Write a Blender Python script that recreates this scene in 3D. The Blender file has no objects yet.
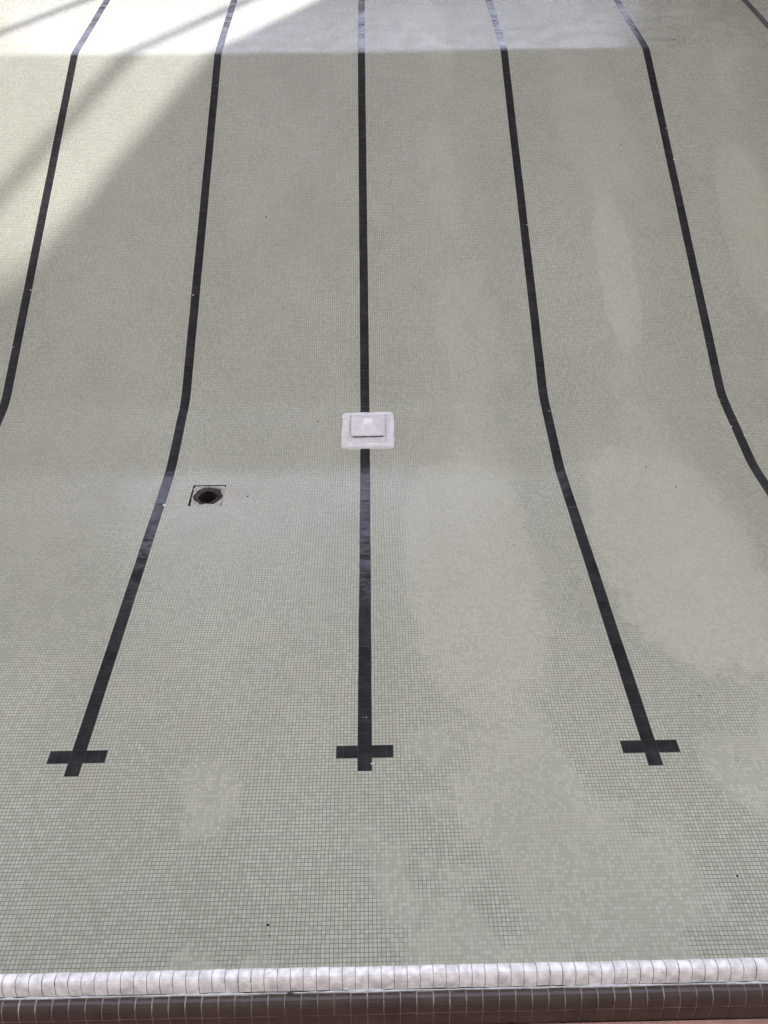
import bpy, bmesh, math, random
from mathutils import Vector, Matrix, noise
random.seed(11)
S = bpy.context.scene
COL = S.collection
R = math.radians
# ------------------------------------------------------------------ camera
# world: X across the lanes (middle lane line at X = 0), Y along the lanes, Z = 0 at the pool edge
CAM = Vector((0.112, 0.0, 1.79))
th, roll, yaw = R(45), R(-0.2936), R(0.8378)
F = Vector((math.sin(yaw)*math.cos(th), math.cos(yaw)*math.cos(th), -math.sin(th)))
Rt = Vector((math.cos(yaw), -math.sin(yaw), 0)); Up = Rt.cross(F)
R2 = Rt*math.cos(roll) + Up*math.sin(roll); U2 = -Rt*math.sin(roll) + Up*math.cos(roll)
cd = bpy.data.cameras.new('camera'); cam = bpy.data.objects.new('camera', cd); COL.objects.link(cam)
m3 = Matrix((R2, U2, -F)).transposed()
cam.matrix_world = Matrix.Translation(CAM) @ m3.to_4x4()
cd.sensor_fit = 'VERTICAL'; cd.sensor_height = 24; cd.lens = 24*770/1024; cd.clip_start = 0.05
S.camera = cam
# ------------------------------------------------------------------ light
S.view_settings.view_transform = 'Standard'; S.view_settings.look = 'None'
S.view_settings.gamma = 1; S.view_settings.use_curve_mapping = False
S.view_settings.exposure = -0.37
SKY = 5.4; SUN = 12.5
w = bpy.data.worlds.new('sky'); S.world = w; w.use_nodes = True
bg = w.node_tree.nodes['Background']; bg.inputs[0].default_value = (0.72, 0.765, 1.0, 1); bg.inputs[1].default_value = SKY
sd = bpy.data.lights.new('sun', 'SUN'); sd.energy = SUN; sd.angle = R(1.1); sd.color = (0.96, 0.955, 1.06)
sun = bpy.data.objects.new('sun', sd); COL.objects.link(sun)
SDIR = Vector((0.4, 1.121, 1.0)).normalized()
sun.rotation_euler = SDIR.to_track_quat('Z', 'Y').to_euler(); sun.location = (-6, 40, 30)

# ------------------------------------------------------------------ helpers
def link(name, bm, mat, parent=None, smooth=False):
    me = bpy.data.meshes.new(name); bm.to_mesh(me); bm.free()
    if smooth:
        for p in me.polygons: p.use_smooth = True
    me.materials.append(mat)
    o = bpy.data.objects.new(name, me); COL.objects.link(o)
    if parent: o.parent = parent
    return o
def tag(o, label=None, cat=None, group=None, kind=None):
    if label: o['label'] = label
    if cat: o['category'] = cat
    if group: o['group'] = group
    if kind: o['kind'] = kind
    return o
def empty(name, loc, rx=0):
    o = bpy.data.objects.new(name, None); COL.objects.link(o); o.location = loc; o.rotation_euler = (rx, 0, 0)
    o.empty_display_size = 0.1
    return o
def struct(name, bm, mat, **k): return tag(link(name, bm, mat, **k), kind='structure')
def box(bm, x0, x1, y0, y1, z0, z1):
    v = [bm.verts.new(c) for c in ((x0,y0,z0),(x1,y0,z0),(x1,y1,z0),(x0,y1,z0),(x0,y0,z1),(x1,y0,z1),(x1,y1,z1),(x0,y1,z1))]
    for f in ((3,2,1,0),(4,5,6,7),(0,1,5,4),(1,2,6,5),(2,3,7,6),(3,0,4,7)): bm.faces.new([v[i] for i in f])
def bar(bm, a, b, wd, y0, y1):
    # bar in a wall plane from a=(x,z) to b=(x,z)
    a, b = Vector(a), Vector(b); d = (b-a).normalized(); n = Vector((-d.y, d.x))*wd/2
    q = [a+n, a-n, b-n, b+n]
    v = [bm.verts.new((p.x, y0, p.y)) for p in q] + [bm.verts.new((p.x, y1, p.y)) for p in q]
    for f in ((0,1,2,3),(7,6,5,4),(0,4,5,1),(1,5,6,2),(2,6,7,3),(3,7,4,0)): bm.faces.new([v[i] for i in f])
    bmesh.ops.recalc_face_normals(bm, faces=bm.faces[:])

class NT:
    def __init__(s, name):
        s.m = bpy.data.materials.new(name); s.m.use_nodes = True
        s.t = s.m.node_tree; s.b = s.t.nodes['Principled BSDF']
    def n(s, kind, **k):
        n = s.t.nodes.new(kind)
        for a, v in k.items(): setattr(n, a, v)
        return n
    def put(s, sock, v):
        if isinstance(v, bpy.types.NodeSocket): s.t.links.new(v, sock)
        else: sock.default_value = v
    def math(s, op, a, b=None, c=None, clamp=False):
        n = s.n('ShaderNodeMath', operation=op, use_clamp=clamp)
        for i, v in enumerate((a, b, c)):
            if v is not None: s.put(n.inputs[i], v)
        return n.outputs[0]
    def mix(s, f, a, b, mode='MIX'):
        n = s.n('ShaderNodeMix', data_type='RGBA', blend_type=mode)
        s.put(n.inputs[0], f); s.put(n.inputs[6], a); s.put(n.inputs[7], b)
        return n.outputs[2]
    def noise(s, vec, scale, detail=3, rough=.5, dist=0):
        n = s.n('ShaderNodeTexNoise'); s.put(n.inputs['Vector'], vec)
        n.inputs['Scale'].default_value = scale; n.inputs['Detail'].default_value = detail
        n.inputs['Roughness'].default_value = rough; n.inputs['Distortion'].default_value = dist
        return n.outputs[0]
    def ramp(s, v, a, b, lo=0., hi=1.):
        n = s.n('ShaderNodeMapRange', interpolation_type='SMOOTHSTEP')
        s.put(n.inputs[0], v)
        for i, q in enumerate((a, b, lo, hi)): n.inputs[i+1].default_value = q
        return n.outputs[0]
    def bump(s, h, st, dist=.01):
        n = s.n('ShaderNodeBump'); n.inputs['Strength'].default_value = st; n.inputs['Distance'].default_value = dist
        s.put(n.inputs['Height'], h); s.t.links.new(n.outputs[0], s.b.inputs['Normal'])
def plain(name, col, rough=.5, var=.12, sc=8., bump=0., metal=0):
    t = NT(name); tc = t.n('ShaderNodeTexCoord').outputs['Object']
    nz = t.noise(tc, sc, 5, .6)
    k = t.ramp(nz, .3, .7, 1-var, 1+var)
    t.put(t.b.inputs['Base Color'], t.mix(1., (*col, 1), k, 'MULTIPLY'))
    t.b.inputs['Roughness'].default_value = rough; t.b.inputs['Metallic'].default_value = metal
    if bump: t.bump(t.noise(tc, sc*6, 4, .6), bump)
    return t.m

PT = 0.0267           # mosaic pitch
LANE = 80*PT
# ---- the mosaic of the pool floor (UV map in metres)
def mosaic(name, tile=(0.51, 0.495, 0.367), floor=True):
    t = NT(name)
    uv = t.n('ShaderNodeUVMap', uv_map='UVMap').outputs[0]
    sep = t.n('ShaderNodeSeparateXYZ'); t.put(sep.inputs[0], uv); x, y = sep.outputs[0], sep.outputs[1]
    u = t.math('DIVIDE', x, PT); v = t.math('DIVIDE', y, PT)
    # slight waviness of the sheets
    wob = t.noise(uv, 1.3, 2); u = t.math('ADD', u, t.math('MULTIPLY', t.math('SUBTRACT', wob, .5), .9))
    cu, cv = t.math('FLOOR', u), t.math('FLOOR', v)
    fu, fv = t.math('FRACT', u), t.math('FRACT', v)
    du = t.math('ABSOLUTE', t.math('SUBTRACT', fu, .5)); dv = t.math('ABSOLUTE', t.math('SUBTRACT', fv, .5))
    gu = t.ramp(du, .405, .455); gv = t.ramp(dv, .405, .455)
    grout = t.math('MAXIMUM', gu, gv)
    comb = t.n('ShaderNodeCombineXYZ'); t.put(comb.inputs[0], cu); t.put(comb.inputs[1], cv)
    wn = t.n('ShaderNodeTexWhiteNoise', noise_dimensions='2D'); t.put(wn.inputs[0], comb.outputs[0])
    r = wn.outputs[0]
    # long soft streaks running with the lanes, stains
    mp = t.n('ShaderNodeMapping'); t.put(mp.inputs[0], uv); mp.inputs['Scale'].default_value = (1, .45, 1)
    big = t.noise(mp.outputs[0], .9, 4, .55, .3)
    mid = t.noise(uv, 3.2, 5, .6)
    fine = t.noise(uv, 14., 4, .65)
    # grout visibility: bright residue fills the joints in the middle of the lanes on the right, dark joints elsewhere
    lx = t.math('ABSOLUTE', t.math('SUBTRACT', t.math('FRACT', t.math('ADD', t.math('DIVIDE', x, LANE), .5)), .5))  # 0 on a line, .5 mid lane
    a = t.math('ADD', t.math('MULTIPLY', lx, 1.5), t.math('MULTIPLY', t.math('SUBTRACT', big, .5), 2.4))
    side = t.ramp(x, -1.0, .6, -.75, 0.)
    a = t.math('ADD', a, side)
    nearband = t.math('MULTIPLY', t.ramp(y, 1.9, 2.9, 1, 0), t.ramp(t.noise(uv, 1.1, 4), .36, .60, 0, .8))
    a = t.math('ADD', a, nearband)
    clear = t.ramp(t.math('ADD', a, t.math('MULTIPLY', t.math('SUBTRACT', fine, .5), .35)), .46, .78, 1., .36)
    # on the slope and beyond the joints are softer
    g = t.math('MULTIPLY', grout, clear)
    tl = t.mix(t.ramp(r, .0, 1.), (tile[0]*.95, tile[1]*.95, tile[2]*.94, 1), (tile[0]*1.05, tile[1]*1.05, tile[2]*1.06, 1))
    # a few greener/yellower chips
    tl = t.mix(t.ramp(t.math('MULTIPLY', t.math('FRACT', t.math('MULTIPLY', r, 57.3)), t.ramp(big, .4, .6)), .86, .9, 0, .5), tl, (tile[0]*.98, tile[1]*1.0, tile[2]*.82, 1))
    tl = t.mix(1., tl, t.ramp(big, .3, .7, 1.06, .94), 'MULTIPLY')
    tl = t.mix(t.ramp(mid, .45, .72, 0, .28), tl, (tile[0]*.86, tile[1]*.83, tile[2]*.72, 1))
    tl = t.mix(t.ramp(fine, .6, .8, 0, .25), tl, (tile[0]*1.18, tile[1]*1.18, tile[2]*1.2, 1))
    if floor:
        # scale deposits: pale worn streaks with soft ragged outlines
        for (px, py, rx, ry, am) in ((3.27, yl(9.15), .25, 1.25, .26), (5.15, yl(9.85), .36, 1.5, .24), (1.02, 4.4, .62, 1.75, .22), (3.0, 4.6, .78, 1.6, .3)):
            ex = t.math('POWER', t.math('ABSOLUTE', t.math('DIVIDE', t.math('SUBTRACT', x, px), rx)), 2.6)
            ey = t.math('POWER', t.math('ABSOLUTE', t.math('DIVIDE', t.math('SUBTRACT', y, py), ry)), 2.6)
            e = t.math('ADD', t.math('ADD', ex, ey), t.math('MULTIPLY', t.math('SUBTRACT', mid, .5), 2.0))
            k = t.ramp(e, .75, 1.1, am, 0)
            tl = t.mix(k, tl, (tile[0]*1.2, tile[1]*1.16, tile[2]*1.16, 1))
            g = t.math('MULTIPLY', g, t.math('SUBTRACT', 1, t.math('MULTIPLY', k, 1.9), clamp=True))
    col = t.mix(g, tl, (.16, .153, .12, 1))
    t.put(t.b.inputs['Base Color'], col)
    ro = t.math('ADD', t.ramp(mid, .3, .7, .17, .29), t.math('MULTIPLY', r, .10))
    ro = t.math('ADD', ro, t.math('MULTIPLY', g, .35))
    t.put(t.b.inputs['Roughness'], ro)
    t.b.inputs['Specular IOR Level'].default_value = .5
    h = t.math('ADD', t.math('MULTIPLY', grout, -.6), t.math('ADD', t.math('MULTIPLY', r, .5), t.math('MULTIPLY', fine, 1.2)))
    t.bump(h, .35, .003)
    return t.m
M_PWALL = mosaic('pool_wall_mosaic', floor=False)
def lane_mat():
    t = NT('black_lane_tile'); tc = t.n('ShaderNodeTexCoord').outputs['Object']
    nz = t.noise(tc, 6, 4, .6)
    t.put(t.b.inputs['Base Color'], t.mix(t.ramp(nz, .3, .75), (.022, .021, .021, 1), (.044, .042, .041, 1)))
    t.put(t.b.inputs['Roughness'], t.ramp(t.noise(tc, 9, 3), .3, .7, .12, .26)); t.b.inputs['Specular IOR Level'].default_value = .33
    t.bump(t.noise(tc, 13., 2, .5), .5, .008)
    return t.m
M_LANE = lane_mat()
M_GROUT = plain('dark_joint', (.07, .07, .066), .8, .2, 40)
M_CHIP = plain('white_chip', (.75, .75, .72), .6, .1, 40)
M_COPL = plain('pale_lip_tile', (.84, .805, .74), .36, .22, 45, .1)
M_COPB = plain('brown_glazed_tile', (.060, .041, .031), .33, .22, 18, .08)
M_CG1 = plain('dark_lip_joint', (.16, .145, .13), .8, .3, 30)
M_CG2 = plain('sandy_joint', (.32, .26, .225), .85, .35, 40)
M_MORT = plain('white_mortar', (.70, .68, .65), .8, .2, 60, .4)
M_TERRA = plain('terracotta_deck_tile', (.34, .17, .115), .5, .2, 12, .1)
M_WALLP = plain('hall_wall_paint', (.44, .385, .29), .7, .05, 1)
M_CEIL = plain('hall_ceiling', (.15, .115, .07), .8, .05, 1)
M_FRAME = plain('window_frame_metal', (.35, .35, .36), .5, .05, 3)
M_COVER = plain('off_white_plastic', (.78, .725, .69), .42, .05, 20)
M_CAP = plain('white_plastic_cap', (.93, .90, .88), .3, .02, 20)
M_BED = plain('pale_patching_mortar', (.80, .76, .70), .8, .09, 12, .25)
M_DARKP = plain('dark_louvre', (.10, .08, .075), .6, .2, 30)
M_RUST = plain('rusted_rim', (.055, .036, .028), .9, .7, 45, .6)
M_HOLE = plain('black_pipe_bore', (.018, .012, .010), .8, .2, 20)
M_DIRT = plain('dark_dirt', (.03, .028, .025), .8, .3, 90)

# ------------------------------------------------------------------ pool shell
Z0 = 1.79
NODES = [(0.461, -3.541-2.349*math.tan(R(-5.32))), (6.3097, -3.8624), (7.456, -3.7556), (13.024, -1.4772), (15.208, -1.2685), (23.0, -.62)]
FIL = [0, .16, .16, .10, .3, 0]
def make_profile():
    pts = [Vector(NODES[0])]
    for i in range(1, len(NODES)-1):
        a, b, c = Vector(NODES[i-1]), Vector(NODES[i]), Vector(NODES[i+1]); r = FIL[i]
        p, q = b+(a-b).normalized()*r, b+(c-b).normalized()*r
        for k in range(9):
            s = k/8; pts.append(p*(1-s)**2+b*2*s*(1-s)+q*s*s)
    pts.append(Vector(NODES[-1]))
    return pts
PROF = make_profile()
LEN = [0]
for a, b in zip(PROF, PROF[1:]): LEN.append(LEN[-1]+(b-a).length)
def zat(y):
    for a, b in zip(PROF, PROF[1:]):
        if a.x <= y <= b.x: return a.y+(b.y-a.y)*(y-a.x)/(b.x-a.x)
    return PROF[-1].y
def sat(s):
    for i in range(len(PROF)-1):
        if s <= LEN[i+1]:
            k = (s-LEN[i])/(LEN[i+1]-LEN[i]); p = PROF[i].lerp(PROF[i+1], k)
            d = (PROF[i+1]-PROF[i]).normalized(); return p, d
    return PROF[-1], (PROF[-1]-PROF[-2]).normalized()
def yl(y):
    for i in range(len(PROF)-1):
        if PROF[i].x <= y <= PROF[i+1].x: return LEN[i]+(LEN[i+1]-LEN[i])*(y-PROF[i].x)/(PROF[i+1].x-PROF[i].x)
    return LEN[-1]
PX0, PX1 = -7.7, 7.7
M_FLOOR = mosaic('green_grey_mosaic')
DX, DY, DH = -1.665, 5.905, .175          # drain centre and half size
COV = (0.035, 6.918)                        # grate cover centre
ys = sorted(set([p.x for p in PROF]+[DY-DH, DY+DH]))
xs = [PX0, DX-DH, DX+DH, PX1]
bm = bmesh.new(); uvl = bm.loops.layers.uv.new('UVMap')
grid = [[bm.verts.new((x, y, zat(y))) for x in xs] for y in ys]
for j in range(len(ys)-1):
    for i in range(3):
        if i == 1 and abs(ys[j]-(DY-DH)) < 1e-6: continue
        f = bm.faces.new((grid[j][i], grid[j][i+1], grid[j+1][i+1], grid[j+1][i]))
        for l in f.loops: l[uvl].uv = (l.vert.co.x, yl(l.vert.co.y))
struct('floor', bm, M_FLOOR)
def quadwall(name, quads, mat):
    bm = bmesh.new(); uvl = bm.loops.layers.uv.new('UVMap')
    for q in quads:
        f = bm.faces.new([bm.verts.new(c) for c in q])
        for l in f.loops:
            c = l.vert.co; l[uvl].uv = ((c.x if abs(f.normal.x) < .5 else c.y), c.z)
    bmesh.ops.remove_doubles(bm, verts=bm.verts[:], dist=1e-5)
    bm.normal_update()
    for f in bm.faces:
        for l in f.loops:
            c = l.vert.co; l[uvl].uv = ((c.x if abs(f.normal.x) < .5 else c.y), c.z)
    return struct(name, bm, mat)
zn = NODES[0][1]
quadwall('wall_near', [[(PX1, .461, zn), (PX0, .461, zn), (PX0, .461, -.03), (PX1, .461, -.03)]], M_PWALL)
quadwall('wall_far', [[(PX0, 23, -.62), (PX1, 23, -.62), (PX1, 23, 0), (PX0, 23, 0)]], M_PWALL)
for side, X in (('left', PX0), ('right', PX1)):
    quadwall('wall_'+side, [[(X, a.x, a.y), (X, b.x, b.y), (X, b.x, 0), (X, a.x, 0)] for a, b in zip(PROF, PROF[1:])], M_PWALL)
# decks round the pool
HX, HY0, HY1 = 11.0, -3.0, 25.0
bm = bmesh.new()
box(bm, -HX, HX, HY0, .3735, -.4, -.094)
struct('floor_deck_near', bm, M_TERRA)
bm = bmesh.new(); box(bm, -HX, PX0-.003, .52, HY1, -.4, 0); struct('floor_deck_left', bm, M_TERRA)
bm = bmesh.new(); box(bm, PX1+.003, HX, .52, HY1, -.4, 0); struct('floor_deck_right', bm, M_TERRA)
bm = bmesh.new(); box(bm, PX0, PX1, 23.003, HY1, -.4, 0); struct('floor_deck_far', bm, M_TERRA)

# ------------------------------------------------------------------ the hall round the pool (lets the daylight in)
HZ = 13.0; T = .25
bm = bmesh.new()
SKX, SK0, SK1 = 8.5, -1.2, 4.2                # unseen roof opening, added to brighten the deep end floor
box(bm, -HX-T, HX+T, SK1, HY1+T, HZ, HZ+.2); box(bm, -HX-T, HX+T, HY0-T, SK0, HZ, HZ+.2)
box(bm, -HX-T, -SKX, SK0, SK1, HZ, HZ+.2); box(bm, SKX, HX+T, SK0, SK1, HZ, HZ+.2)
struct('ceiling', bm, M_CEIL)
bm = bmesh.new()
for k in range(6): x = -SKX+k*2*SKX/5; box(bm, x-.05, x+.05, SK0, SK1, HZ+.02, HZ+.16)
struct('added_rooflight', bm, M_FRAME)  # bars of the added roof opening
# unseen far wall: sill, header and raked head shaped to bound sun and glare
bm = bmesh.new()
box(bm, -HX-T, HX+T, HY1, HY1+T, -.4, 3.0)
def prism(bm, pts, y0, y1):
    a = [bm.verts.new((x, y0, z)) for x, z in pts]; b = [bm.verts.new((x, y1, z)) for x, z in pts]
    bm.faces.new(a); bm.faces.new(b[::-1])
    for i in range(len(pts)): bm.faces.new((a[i], b[i], b[(i+1) % len(pts)], a[(i+1) % len(pts)]))
    bmesh.ops.recalc_face_normals(bm, faces=bm.faces[:])
def rakex(z, shift=0): return (14.26-z)/2.333-shift      # steep raked edge, placed to cast the sun patch's slanted outline
HEAD = 7.0; TOPL = 11.3
xr = rakex(TOPL); xe = rakex(HEAD)
prism(bm, [(-HX-T, TOPL), (xr, TOPL), (xe, HEAD), (HX+T, HEAD), (HX+T, HZ), (-HX-T, HZ)], HY1, HY1+T)
box(bm, -HX-T, -10.3, HY1, HY1+T, 3.0, TOPL)
box(bm, 8.0, HX+T, HY1, HY1+T, 3.0, HEAD)
struct('wall_hall_far', bm, M_WALLP)
bm = bmesh.new()
for off, wd in ((1.26, .17), (4.04, .15), (6.9, .15)):
    bar(bm, (rakex(TOPL, off), TOPL), (rakex(HEAD-.05, off), HEAD-.05), wd, HY1+.05, HY1+.2)
box(bm, -10.3, xe, HY1+.04, HY1+.22, HEAD-.45, HEAD)
for x in (-7.5, -4.2, -.9, 2.4, 5.7, 7.94): box(bm, x-.06, x+.06, HY1+.04, HY1+.22, 3.0, HEAD-.45)
box(bm, -10.3, 8.0, HY1+.04, HY1+.22, 3.0, 3.12)
struct('window_1', bm, M_FRAME)
def side_wall(name, wname, X, out, along, lo, hi, wz0, wz1, n, wend):
    # a wall with one long unseen window band, added for fill light; along = 'y' (side walls) or 'x' (rear wall)
    bm = bmesh.new(); fb = bmesh.new()
    a, b = (X, X+out) if out > 0 else (X+out, X)
    def put(m, s0, s1, z0, z1, q0=a, q1=b):
        if along == 'y': box(m, q0, q1, s0, s1, z0, z1)
        else: box(m, s0, s1, q0, q1, z0, z1)
    put(bm, lo, hi, -.4, wz0); put(bm, lo, hi, wz1, HZ); put(bm, lo, lo+.8, wz0, wz1); put(bm, wend, hi, wz0, wz1)
    w0, w1 = lo+.8, wend; c0, c1 = a+.06, b-.06
    for k in range(n+1):
        s = w0+(w1-w0)*k/n; s = min(max(s, w0+.04), w1-.04); put(fb, s-.04, s+.04, wz0, wz1, c0, c1)
    put(fb, w0, w1, wz0, wz0+.08, c0, c1); put(fb, w0, w1, wz1-.08, wz1, c0, c1)
    struct(name, bm, M_WALLP); struct(wname, fb, M_FRAME)
side_wall('wall_hall_left', 'added_window_2', -HX, -T, 'y', HY0, HY1, 2.0, 9.2, 5, 10.0)  # window bands added on both sides to lift the diffuse light
side_wall('wall_hall_right', 'added_window_3', HX, T, 'y', HY0, HY1, 2.0, 9.2, 5, 10.0)
bm = bmesh.new(); box(bm, -HX-T, HX+T, HY0-T, HY0, -.4, HZ); struct('wall_hall_near', bm, M_WALLP)

# ------------------------------------------------------------------ coping: pale lip, brown edge tiles
def tile_run(name, sect, mat, pitch, gap, jmat, jsect, skip=()):
    """rows of tiles: each sect is a cross-section [(y,z),...]; tiles repeat along X"""
    bm = bmesh.new(); n = int(15.4/pitch); off = random.uniform(0, pitch)
    for k in range(n):
        x0 = -7.7+off+k*pitch; x1 = x0+pitch-gap
        dy = random.uniform(-.0006, .0006); dz = random.uniform(-.0005, .0005)
        for si, sec in enumerate(sect):
            cols = []
            for x, dd in ((x0, -.0012), (x0+.0014, 0), (x1-.0014, 0), (x1, -.0012)):
                cols.append([bm.verts.new((x, y+dy, z+dz+dd)) for y, z in sec])
            for a, b in zip(cols, cols[1:]):
                for i in range(len(sec)-1): bm.faces.new((a[i], a[i+1], b[i+1], b[i]))
    bmesh.ops.recalc_face_normals(bm, faces=bm.faces[:])
    # make sure the top looks up
    for f in bm.faces:
        if f.normal.z < 0 and f.calc_center_median().z > -.02: f.normal_flip()
    o = struct(name, bm, mat)
    jb = bmesh.new()
    a = [jb.verts.new((-7.7, y, z)) for y, z in jsect]; b = [jb.verts.new((7.7, y, z)) for y, z in jsect]
    for i in range(len(jsect)-1): jb.faces.new((a[i], a[i+1], b[i+1], b[i]))
    jb.faces.new(a); jb.faces.new(b[::-1])
    j = link('joint', jb, jmat, o); j['kind'] = 'structure'
    return o
def arc(cy, cz, r, a0, a1, n): return [(cy+r*math.cos(R(a0+(a1-a0)*i/n)), cz+r*math.sin(R(a0+(a1-a0)*i/n))) for i in range(n+1)]
lip = arc(.450, -.013, .0155, -10, 90, 7)+[(.446, .0018), (.441, -.0018), (.436, -.008), (.431, -.017), (.427, -.028)]
jl = [(y+(-.0012 if y > .455 else .0012 if y < .4405 else 0), z-.0014) for y, z in lip]+[(.4290, -.10), (.4625, -.10)]
tile_run('trim_1', [lip], M_COPL, PT, .0012, M_CG1, jl)
r1 = [(.4225, -.030), (.4205, -.0265), (.416, -.0255), (.410, -.0265), (.403, -.030), (.397, -.0355), (.392, -.043), (.3885, -.051)]
r2 = [(.3874, -.053), (.383, -.065), (.379, -.079), (.3755, -.093)]
jb_ = [(y+(.0014 if z < -.052 else .0011 if z < -.034 else .0003), z-.0009) for y, z in r1+r2]+[(.3775, -.14), (.4245, -.14), (.4245, -.031)]
tile_run('trim_2', [r1, r2], M_COPB, .0338, .0016, M_CG2, jb_)
# mortar squeezed in the seam between lip and brown tiles, with a crack
bm = bmesh.new()
x = -7.7; prev = None; rs = random.Random(5)
while x < 7.7:
    t = noise.noise(Vector((x*6, 0, 0))); t2 = noise.noise(Vector((x*45, 3, 0)))
    k = max(0, .35+t*1.3+t2*.5); hh = .0016+.0022*min(k, 1)
    yc = .4242+.0009*t2; w = .0012+.0022*min(k, 1.2)
    if abs(x-(-.082)) < .006: w = .0003; hh = -.004
    cur = [bm.verts.new(c) for c in ((x, yc-w, -.031), (x, yc-w*.5, -.030+hh+.002), (x, yc+w*.5, -.030+hh+.002), (x, yc+w, -.031))]
    if prev:
        for i in range(3): bm.faces.new((prev[i], cur[i], cur[i+1], prev[i+1]))
    prev = cur; x += .004
struct('trim_3', bm, M_MORT, smooth=True)

# ------------------------------------------------------------------ lane lines
YC = 2.802                                  # where the crossbars sit
SC = yl(YC)
TS = 4*PT
def tiles(bm, x0, y0s, wx, ws, rs, rise=.0026):
    """one glazed tile laid on the floor, arc position y0s..y0s+ws"""
    g = .0011
    tx, ty = rs.gauss(0, .011), rs.gauss(0, .011)
    rows = []
    N = 3
    for j in range(N+1):
        p, d = sat(y0s+g+(ws-2*g)*j/N); row = []
        for i in range(N+1):
            xx = x0+g+(wx-2*g)*i/N
            a, b = (i/N-.5), (j/N-.5)
            h = rise+tx*a*wx+ty*b*ws - .0009*(a*a+b*b)*rs.uniform(.6, 1.2)
            row.append(bm.verts.new((xx, p.x-d.y*h, p.y+d.x*h)))
        rows.append(row)
    for j in range(N):
        for i in range(N): bm.faces.new((rows[j][i], rows[j][i+1], rows[j+1][i+1], rows[j+1][i]))
def strip(bm, x0, x1, s0, s1, rise):
    n = max(1, int((s1-s0)/.04)); prev = None
    for k in range(n+1):
        p, d = sat(s0+(s1-s0)*k/n); y, z = p.x-d.y*rise, p.y+d.x*rise
        cur = [bm.verts.new((x0, y, z)), bm.verts.new((x1, y, z))]
        if prev: bm.faces.new((prev[0], prev[1], cur[1], cur[0]))
        prev = cur
SEND = yl(22.6)
C0, C1 = yl(6.69), yl(7.13)                # the middle line is interrupted by the cover's mortar
names = {-2: 'long black tiled lane line furthest left on the pale pool floor',
         -1: 'black tiled lane line with crossbar passing just left of the open floor drain',
         0: 'black tiled lane line with crossbar running under the white pyramid drain cover',
         1: 'black tiled lane line with crossbar, next one right of the white drain cover',
         2: 'black tiled lane line second from the right, bending out at the right edge',
         3: 'black tiled lane line only showing at the top right corner'}
def chip(parent, x, s, r, rs):
    p, d = sat(s); bm = bmesh.new()
    n = 7; c = bm.verts.new((x, p.x-d.y*.0036, p.y+d.x*.0036)); ring = []
    for k in range(n):
        a = 2*math.pi*k/n; rr = r*rs.uniform(.55, 1.25)
        q, e = sat(s+rr*.8*math.sin(a)); ring.append(bm.verts.new((x+rr*math.cos(a), q.x-e.y*.0030, q.y+e.x*.0030)))
    for k in range(n): bm.faces.new((c, ring[k], ring[(k+1) % n]))
    o = link('chip', bm, M_CHIP, parent); o['label'] = 'small white chipped spot'; return o
for k in (-2, -1, 0, 1, 2, 3):
    rs = random.Random(100+k); X = k*LANE
    root = tag(empty('lane_line', (X, YC, zat(YC))), names[k], 'lane line', 'black lane lines on the pool floor')
    inv = Matrix.Translation((-X, -YC, -zat(YC)))
    s = SC-1.5*TS; bm = bmesh.new()
    while s < SEND:
        if k == 0 and C0-TS < s < C1:
            if bm.verts: bmesh.ops.transform(bm, matrix=inv, verts=bm.verts[:]); link('stripe', bm, M_LANE, root); bm = bmesh.new()
        else: tiles(bm, X-TS/2, s, TS, TS, rs)
        s += TS
    bmesh.ops.transform(bm, matrix=inv, verts=bm.verts[:]); link('stripe', bm, M_LANE, root)
    for arm in ((-1.5*TS, -2*TS), (.5*TS, 1.5*TS)):
        bm = bmesh.new(); tiles(bm, X+arm[0], SC-TS/2, TS, TS, rs); tiles(bm, X+arm[1], SC-TS/2, TS/2, TS, rs)
        bmesh.ops.transform(bm, matrix=inv, verts=bm.verts[:]); link('crossbar', bm, M_LANE, root)
    bm = bmesh.new(); 
    if k: strip(bm, X-TS/2, X+TS/2, SC-1.5*TS, SEND, .0004)
    else: strip(bm, X-TS/2, X+TS/2, SC-1.5*TS, C0, .0004); strip(bm, X-TS/2, X+TS/2, C1, SEND, .0004)
    strip(bm, X-2*TS, X+2*TS, SC-TS/2, SC+TS/2, .0003)
    bmesh.ops.transform(bm, matrix=inv, verts=bm.verts[:]); link('joint', bm, M_GROUT, root)
    CH = {0: ((.012, 3.10, .006), (-.012, 3.10, .004), (.05, 2.70, .009)), -1: ((.056, 5.75, .022), (-.03, 8.9, .01)),
          1: ((.03, 7.2, .008), (.04, 9.9, .01)), 2: ((.055, 10.95, .014), (.04, 11.5, .012), (-.055, 6.9, .016), (.055, 6.75, .012), (-.05, 7.35, .012)), -2: ((.04, 9.0, .012), (-.04, 8.2, .01))}
    for (cx, cy, r) in CH.get(k, ()):
        o = chip(root, X+cx, yl(cy), r, rs); o.data.transform(inv)

# ------------------------------------------------------------------ white pyramid drain cover
sl = math.atan2(NODES[2][1]-NODES[1][1], NODES[2][0]-NODES[1][0])
root = tag(empty('drain_cover', (COV[0], COV[1], zat(COV[1])), sl), 'white pyramid shaped drain cover set in rough mortar across the middle lane line', 'drain cover')
def bevel_edges(bm, w, seg=2): bmesh.ops.bevel(bm, geom=bm.edges[:], offset=w, segments=seg, affect='EDGES', clamp_overlap=True)
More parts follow.
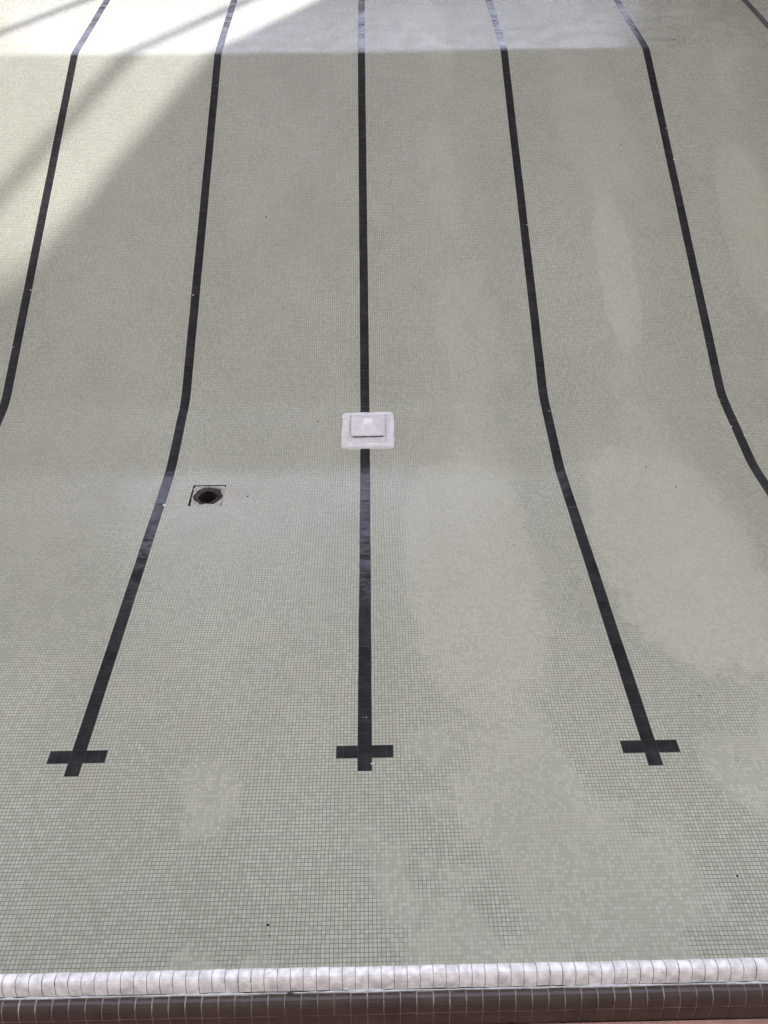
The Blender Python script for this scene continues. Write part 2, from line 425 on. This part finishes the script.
# mortar bed: irregular rounded slab
bm = bmesh.new(); rs = random.Random(3); N = 72; rings = []
def sq(a, h, p=15):
    c, s = math.cos(a), math.sin(a); r = (abs(c)**p+abs(s)**p)**(-1/p); return h*r*c, h*r*s
for (sc, z, jit) in ((1.03, -.004, .006), (1.015, .012, .006), (.985, .028, .005), (.93, .036, .004), (.86, .039, .003), (.74, .036, .001), (.70, .03, 0)):
    ring = []
    for k in range(N):
        a = 2*math.pi*k/N; x, y = sq(a, .297*sc); y *= .955
        nn = noise.noise(Vector((math.cos(a)*4, math.sin(a)*4, 1)))*jit*2.2+rs.uniform(-1, 1)*jit*.4
        zz = z+noise.noise(Vector((x*22, y*22, 5)))*.005*(z > 0)
        ring.append(bm.verts.new((x*(1+nn/.3)+ .004*math.sin(3*a), y*(1+nn/.3), zz)))
    rings.append(ring)
for a, b in zip(rings, rings[1:]):
    for k in range(N): bm.faces.new((a[k], a[(k+1) % N], b[(k+1) % N], b[k]))
bm.faces.new(rings[-1])
link('mortar_bed', bm, M_BED, root, smooth=True)
def frustum(bm, levels, close_bottom=True):
    rs_ = []
    for (hx, hy, z) in levels: rs_.append([bm.verts.new(c) for c in ((-hx, -hy, z), (hx, -hy, z), (hx, hy, z), (-hx, hy, z))])
    for a, b in zip(rs_, rs_[1:]):
        for k in range(4): bm.faces.new((a[k], a[(k+1) % 4], b[(k+1) % 4], b[k]))
    bm.faces.new(rs_[-1])
    if close_bottom: bm.faces.new(rs_[0][::-1])
bm = bmesh.new()   # square frame with a raised rim
frustum(bm, [(.226, .226, .028), (.226, .226, .045), (.220, .220, .049), (.210, .210, .049), (.206, .206, .044), (.190, .190, .044)])
link('frame', bm, M_COVER, root)
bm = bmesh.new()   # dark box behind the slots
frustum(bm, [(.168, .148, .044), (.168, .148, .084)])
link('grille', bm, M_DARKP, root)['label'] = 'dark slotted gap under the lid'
bm = bmesh.new()
frustum(bm, [(.176, .154, .064), (.176, .154, .0675)])
link('louvre', bm, M_COVER, root)
for sx in (-.172, 0, .172):
    for sy in (-.150, .150):
        bm = bmesh.new(); box(bm, sx-.006, sx+.006, sy-.005, sy+.005, .044, .086); link('spacer', bm, M_COVER, root)
bm = bmesh.new()   # pyramid lid
frustum(bm, [(.186, .160, .083), (.190, .164, .085), (.188, .162, .088), (.062, .052, .149), (.056, .050, .150)])
link('lid', bm, M_COVER, root)
bm = bmesh.new(); frustum(bm, [(.054, .048, .1495), (.054, .048, .153), (.050, .044, .155)])
link('cap', bm, M_CAP, root)['label'] = 'bright white square cap'
for sx in (-1, 1):
    for sy in (-1, 1):
        bm = bmesh.new()
        m = Matrix.Translation((sx*.2, sy*.2, .046)); bmesh.ops.create_cone(bm, cap_ends=True, segments=10, radius1=.005, radius2=.004, depth=.008, matrix=m)
        link('screw', bm, M_DARKP, root)

# ------------------------------------------------------------------ open drain
sl = math.atan2(NODES[1][1]-NODES[0][1], NODES[1][0]-NODES[0][0])
root = tag(empty('floor_drain', (DX, DY, zat(DY)), sl), 'open round drain hole in a broken square patch, its grate missing', 'drain')
rs = random.Random(8)
bm = bmesh.new()   # sump box walls
h = DH+.003; d = -.05; N = 64
v = [bm.verts.new(c) for c in ((-h,-h,0),(h,-h,0),(h,h,0),(-h,h,0),(-h,-h,d),(h,-h,d),(h,h,d),(-h,h,d))]
for f in ((0,1,5,4),(1,2,6,5),(2,3,7,6),(3,0,4,7)): bm.faces.new([v[i] for i in f])
ra = []; rb = []
for k in range(N):
    a = 2*math.pi*k/N; x, y = sq(a, h, 60)
    ra.append(bm.verts.new((x, y, d))); rb.append(bm.verts.new((.004+.094*math.cos(a), .094*math.sin(a), d)))
for k in range(N): bm.faces.new((ra[k], ra[(k+1) % N], rb[(k+1) % N], rb[k]))
link('sump', bm, M_RUST, root)
def blob(r, jit, seed, ox=0, oy=0):
    return [(ox+(r+jit*noise.noise(Vector((math.cos(2*math.pi*k/N)*2.3+seed, math.sin(2*math.pi*k/N)*2.3, seed)))*1.8)*math.cos(2*math.pi*k/N),
             oy+(r+jit*noise.noise(Vector((math.cos(2*math.pi*k/N)*2.3+seed, math.sin(2*math.pi*k/N)*2.3, seed)))*1.8)*math.sin(2*math.pi*k/N)) for k in range(N)]
def sheet(name, outer, inner, z0, z1, mat, zj=0., thick=.012, label=None):
    bm = bmesh.new(); M = 5; rings = [[bm.verts.new((x, y, z0-thick)) for x, y in outer]]
    for m in range(M+1):
        t = m/M
        rings.append([bm.verts.new((o[0]*(1-t)+i[0]*t, o[1]*(1-t)+i[1]*t, z0+(z1-z0)*t+zj*noise.noise(Vector((o[0]*30, o[1]*30, m*.7))))) for o, i in zip(outer, inner)])
    rings.append([bm.verts.new((x, y, z1-thick)) for x, y in inner])
    for a, b in zip(rings, rings[1:]):
        for k in range(N): bm.faces.new((a[k], a[(k+1) % N], b[(k+1) % N], b[k]))
    o = link(name, bm, mat, root)
    if label: o['label'] = label
    return o
outer = []
for k in range(N):
    a = 2*math.pi*k/N; x, y = sq(a, DH-.001, 14)
    nn = .010*max(0, noise.noise(Vector((math.cos(a)*3, math.sin(a)*3, 2)))+.25)
    if y > .9*DH: y -= .010
    if x < -.9*DH: x += .013
    outer.append((x*(1-nn/.17), y*(1-nn/.17)))
sheet('patch', outer, blob(.151, .012, 4.2, .0, .0), -.003, -.006, plain('worn_patch_mortar', (.46, .42, .38), .9, .3, 40, .5), .004, label='pale broken mortar patch')
sheet('rim', blob(.155, .012, 4.2, .0, .0), blob(.118, .008, 9.1, .004, 0), -.018, -.024, M_RUST, .010, label='dark rusty ring')
sheet('crust', blob(.124, .010, 12.3, -.003, .004), blob(.096, .006, 2.2, .004, 0), -.012, -.026, plain('grey_brown_crust', (.085, .062, .05), .9, .5, 60, .5), .012, label='grey brown crust')
bm = bmesh.new(); ra = [bm.verts.new((.004+.094*math.cos(2*math.pi*k/N), .094*math.sin(2*math.pi*k/N), -.02)) for k in range(N)]
rb = [bm.verts.new((.004+.094*math.cos(2*math.pi*k/N), .094*math.sin(2*math.pi*k/N), -.45)) for k in range(N)]
for k in range(N): bm.faces.new((ra[k], rb[k], rb[(k+1) % N], ra[(k+1) % N]))
bm.faces.new(rb)
link('pipe', bm, M_HOLE, root, smooth=False)

# ------------------------------------------------------------------ small dirt on the tiles
def ray(u, v):
    d = F+R2*((u-384)/770)-U2*((v-512)/770)
    lo = None
    for a, b in zip(PROF, PROF[1:]):
        dy, dz = b.x-a.x, b.y-a.y
        den = d.y*dz-d.z*dy
        if abs(den) < 1e-9: continue
        t = (a.x*dz-(a.y-CAM.z)*dy)/den; y = t*d.y
        if t > 0 and a.x-1e-6 <= y <= b.x+1e-6: return CAM.x+t*d.x, y
    return None
specks = [(268.0, 925, .011, 'larger of two dark specks on the floor near the pale lip'),
          (269.0, 936, .007, 'smaller of two dark specks on the floor near the pale lip'),
          (247.5, 496.5, .012, 'dark flake on the tiles right of the open drain'),
          (318, 421.5, .013, 'dark crumb on the tiles left of the white drain cover'),
          (266, 217, .016, 'thin dark crumb on the slope left of the middle lane line'),
          (674, 40, .02, 'dark speck on the far shallow floor at the right'),
          (514, 545, .009, 'dark speck left of the right crossed lane line'),
          (699, 696, .009, 'dark speck on the tiles at the right side'),
          (737, 876, .010, 'dark speck on the floor at the lower right'),
          (646, 467, .013, 'dark crumb beside a worn tile patch at the right'),
          (676, 487, .013, 'dark crumb at the corner of the worn patch at the right'),
          (621, 145, .014, 'dark thin crumb on the slope right of the second right lane line'),
          (524, 528, .008, 'tiny dark crumb on the deep floor between the right lines')]
for (u, v, r, lab) in specks:
    x, y = ray(u, v); z = zat(y)
    bm = bmesh.new(); bmesh.ops.create_icosphere(bm, subdivisions=2, radius=r)
    for q in bm.verts: q.co = Vector((q.co.x*(.9+.5*noise.noise(q.co*90)), q.co.y*(.7+.5*noise.noise(q.co*70)), q.co.z*.35))
    o = tag(link('dirt_speck', bm, M_DIRT, smooth=True), lab, 'dirt', 'dark specks of dirt on the pool floor'); o.location = (x, y, z+r*.2)
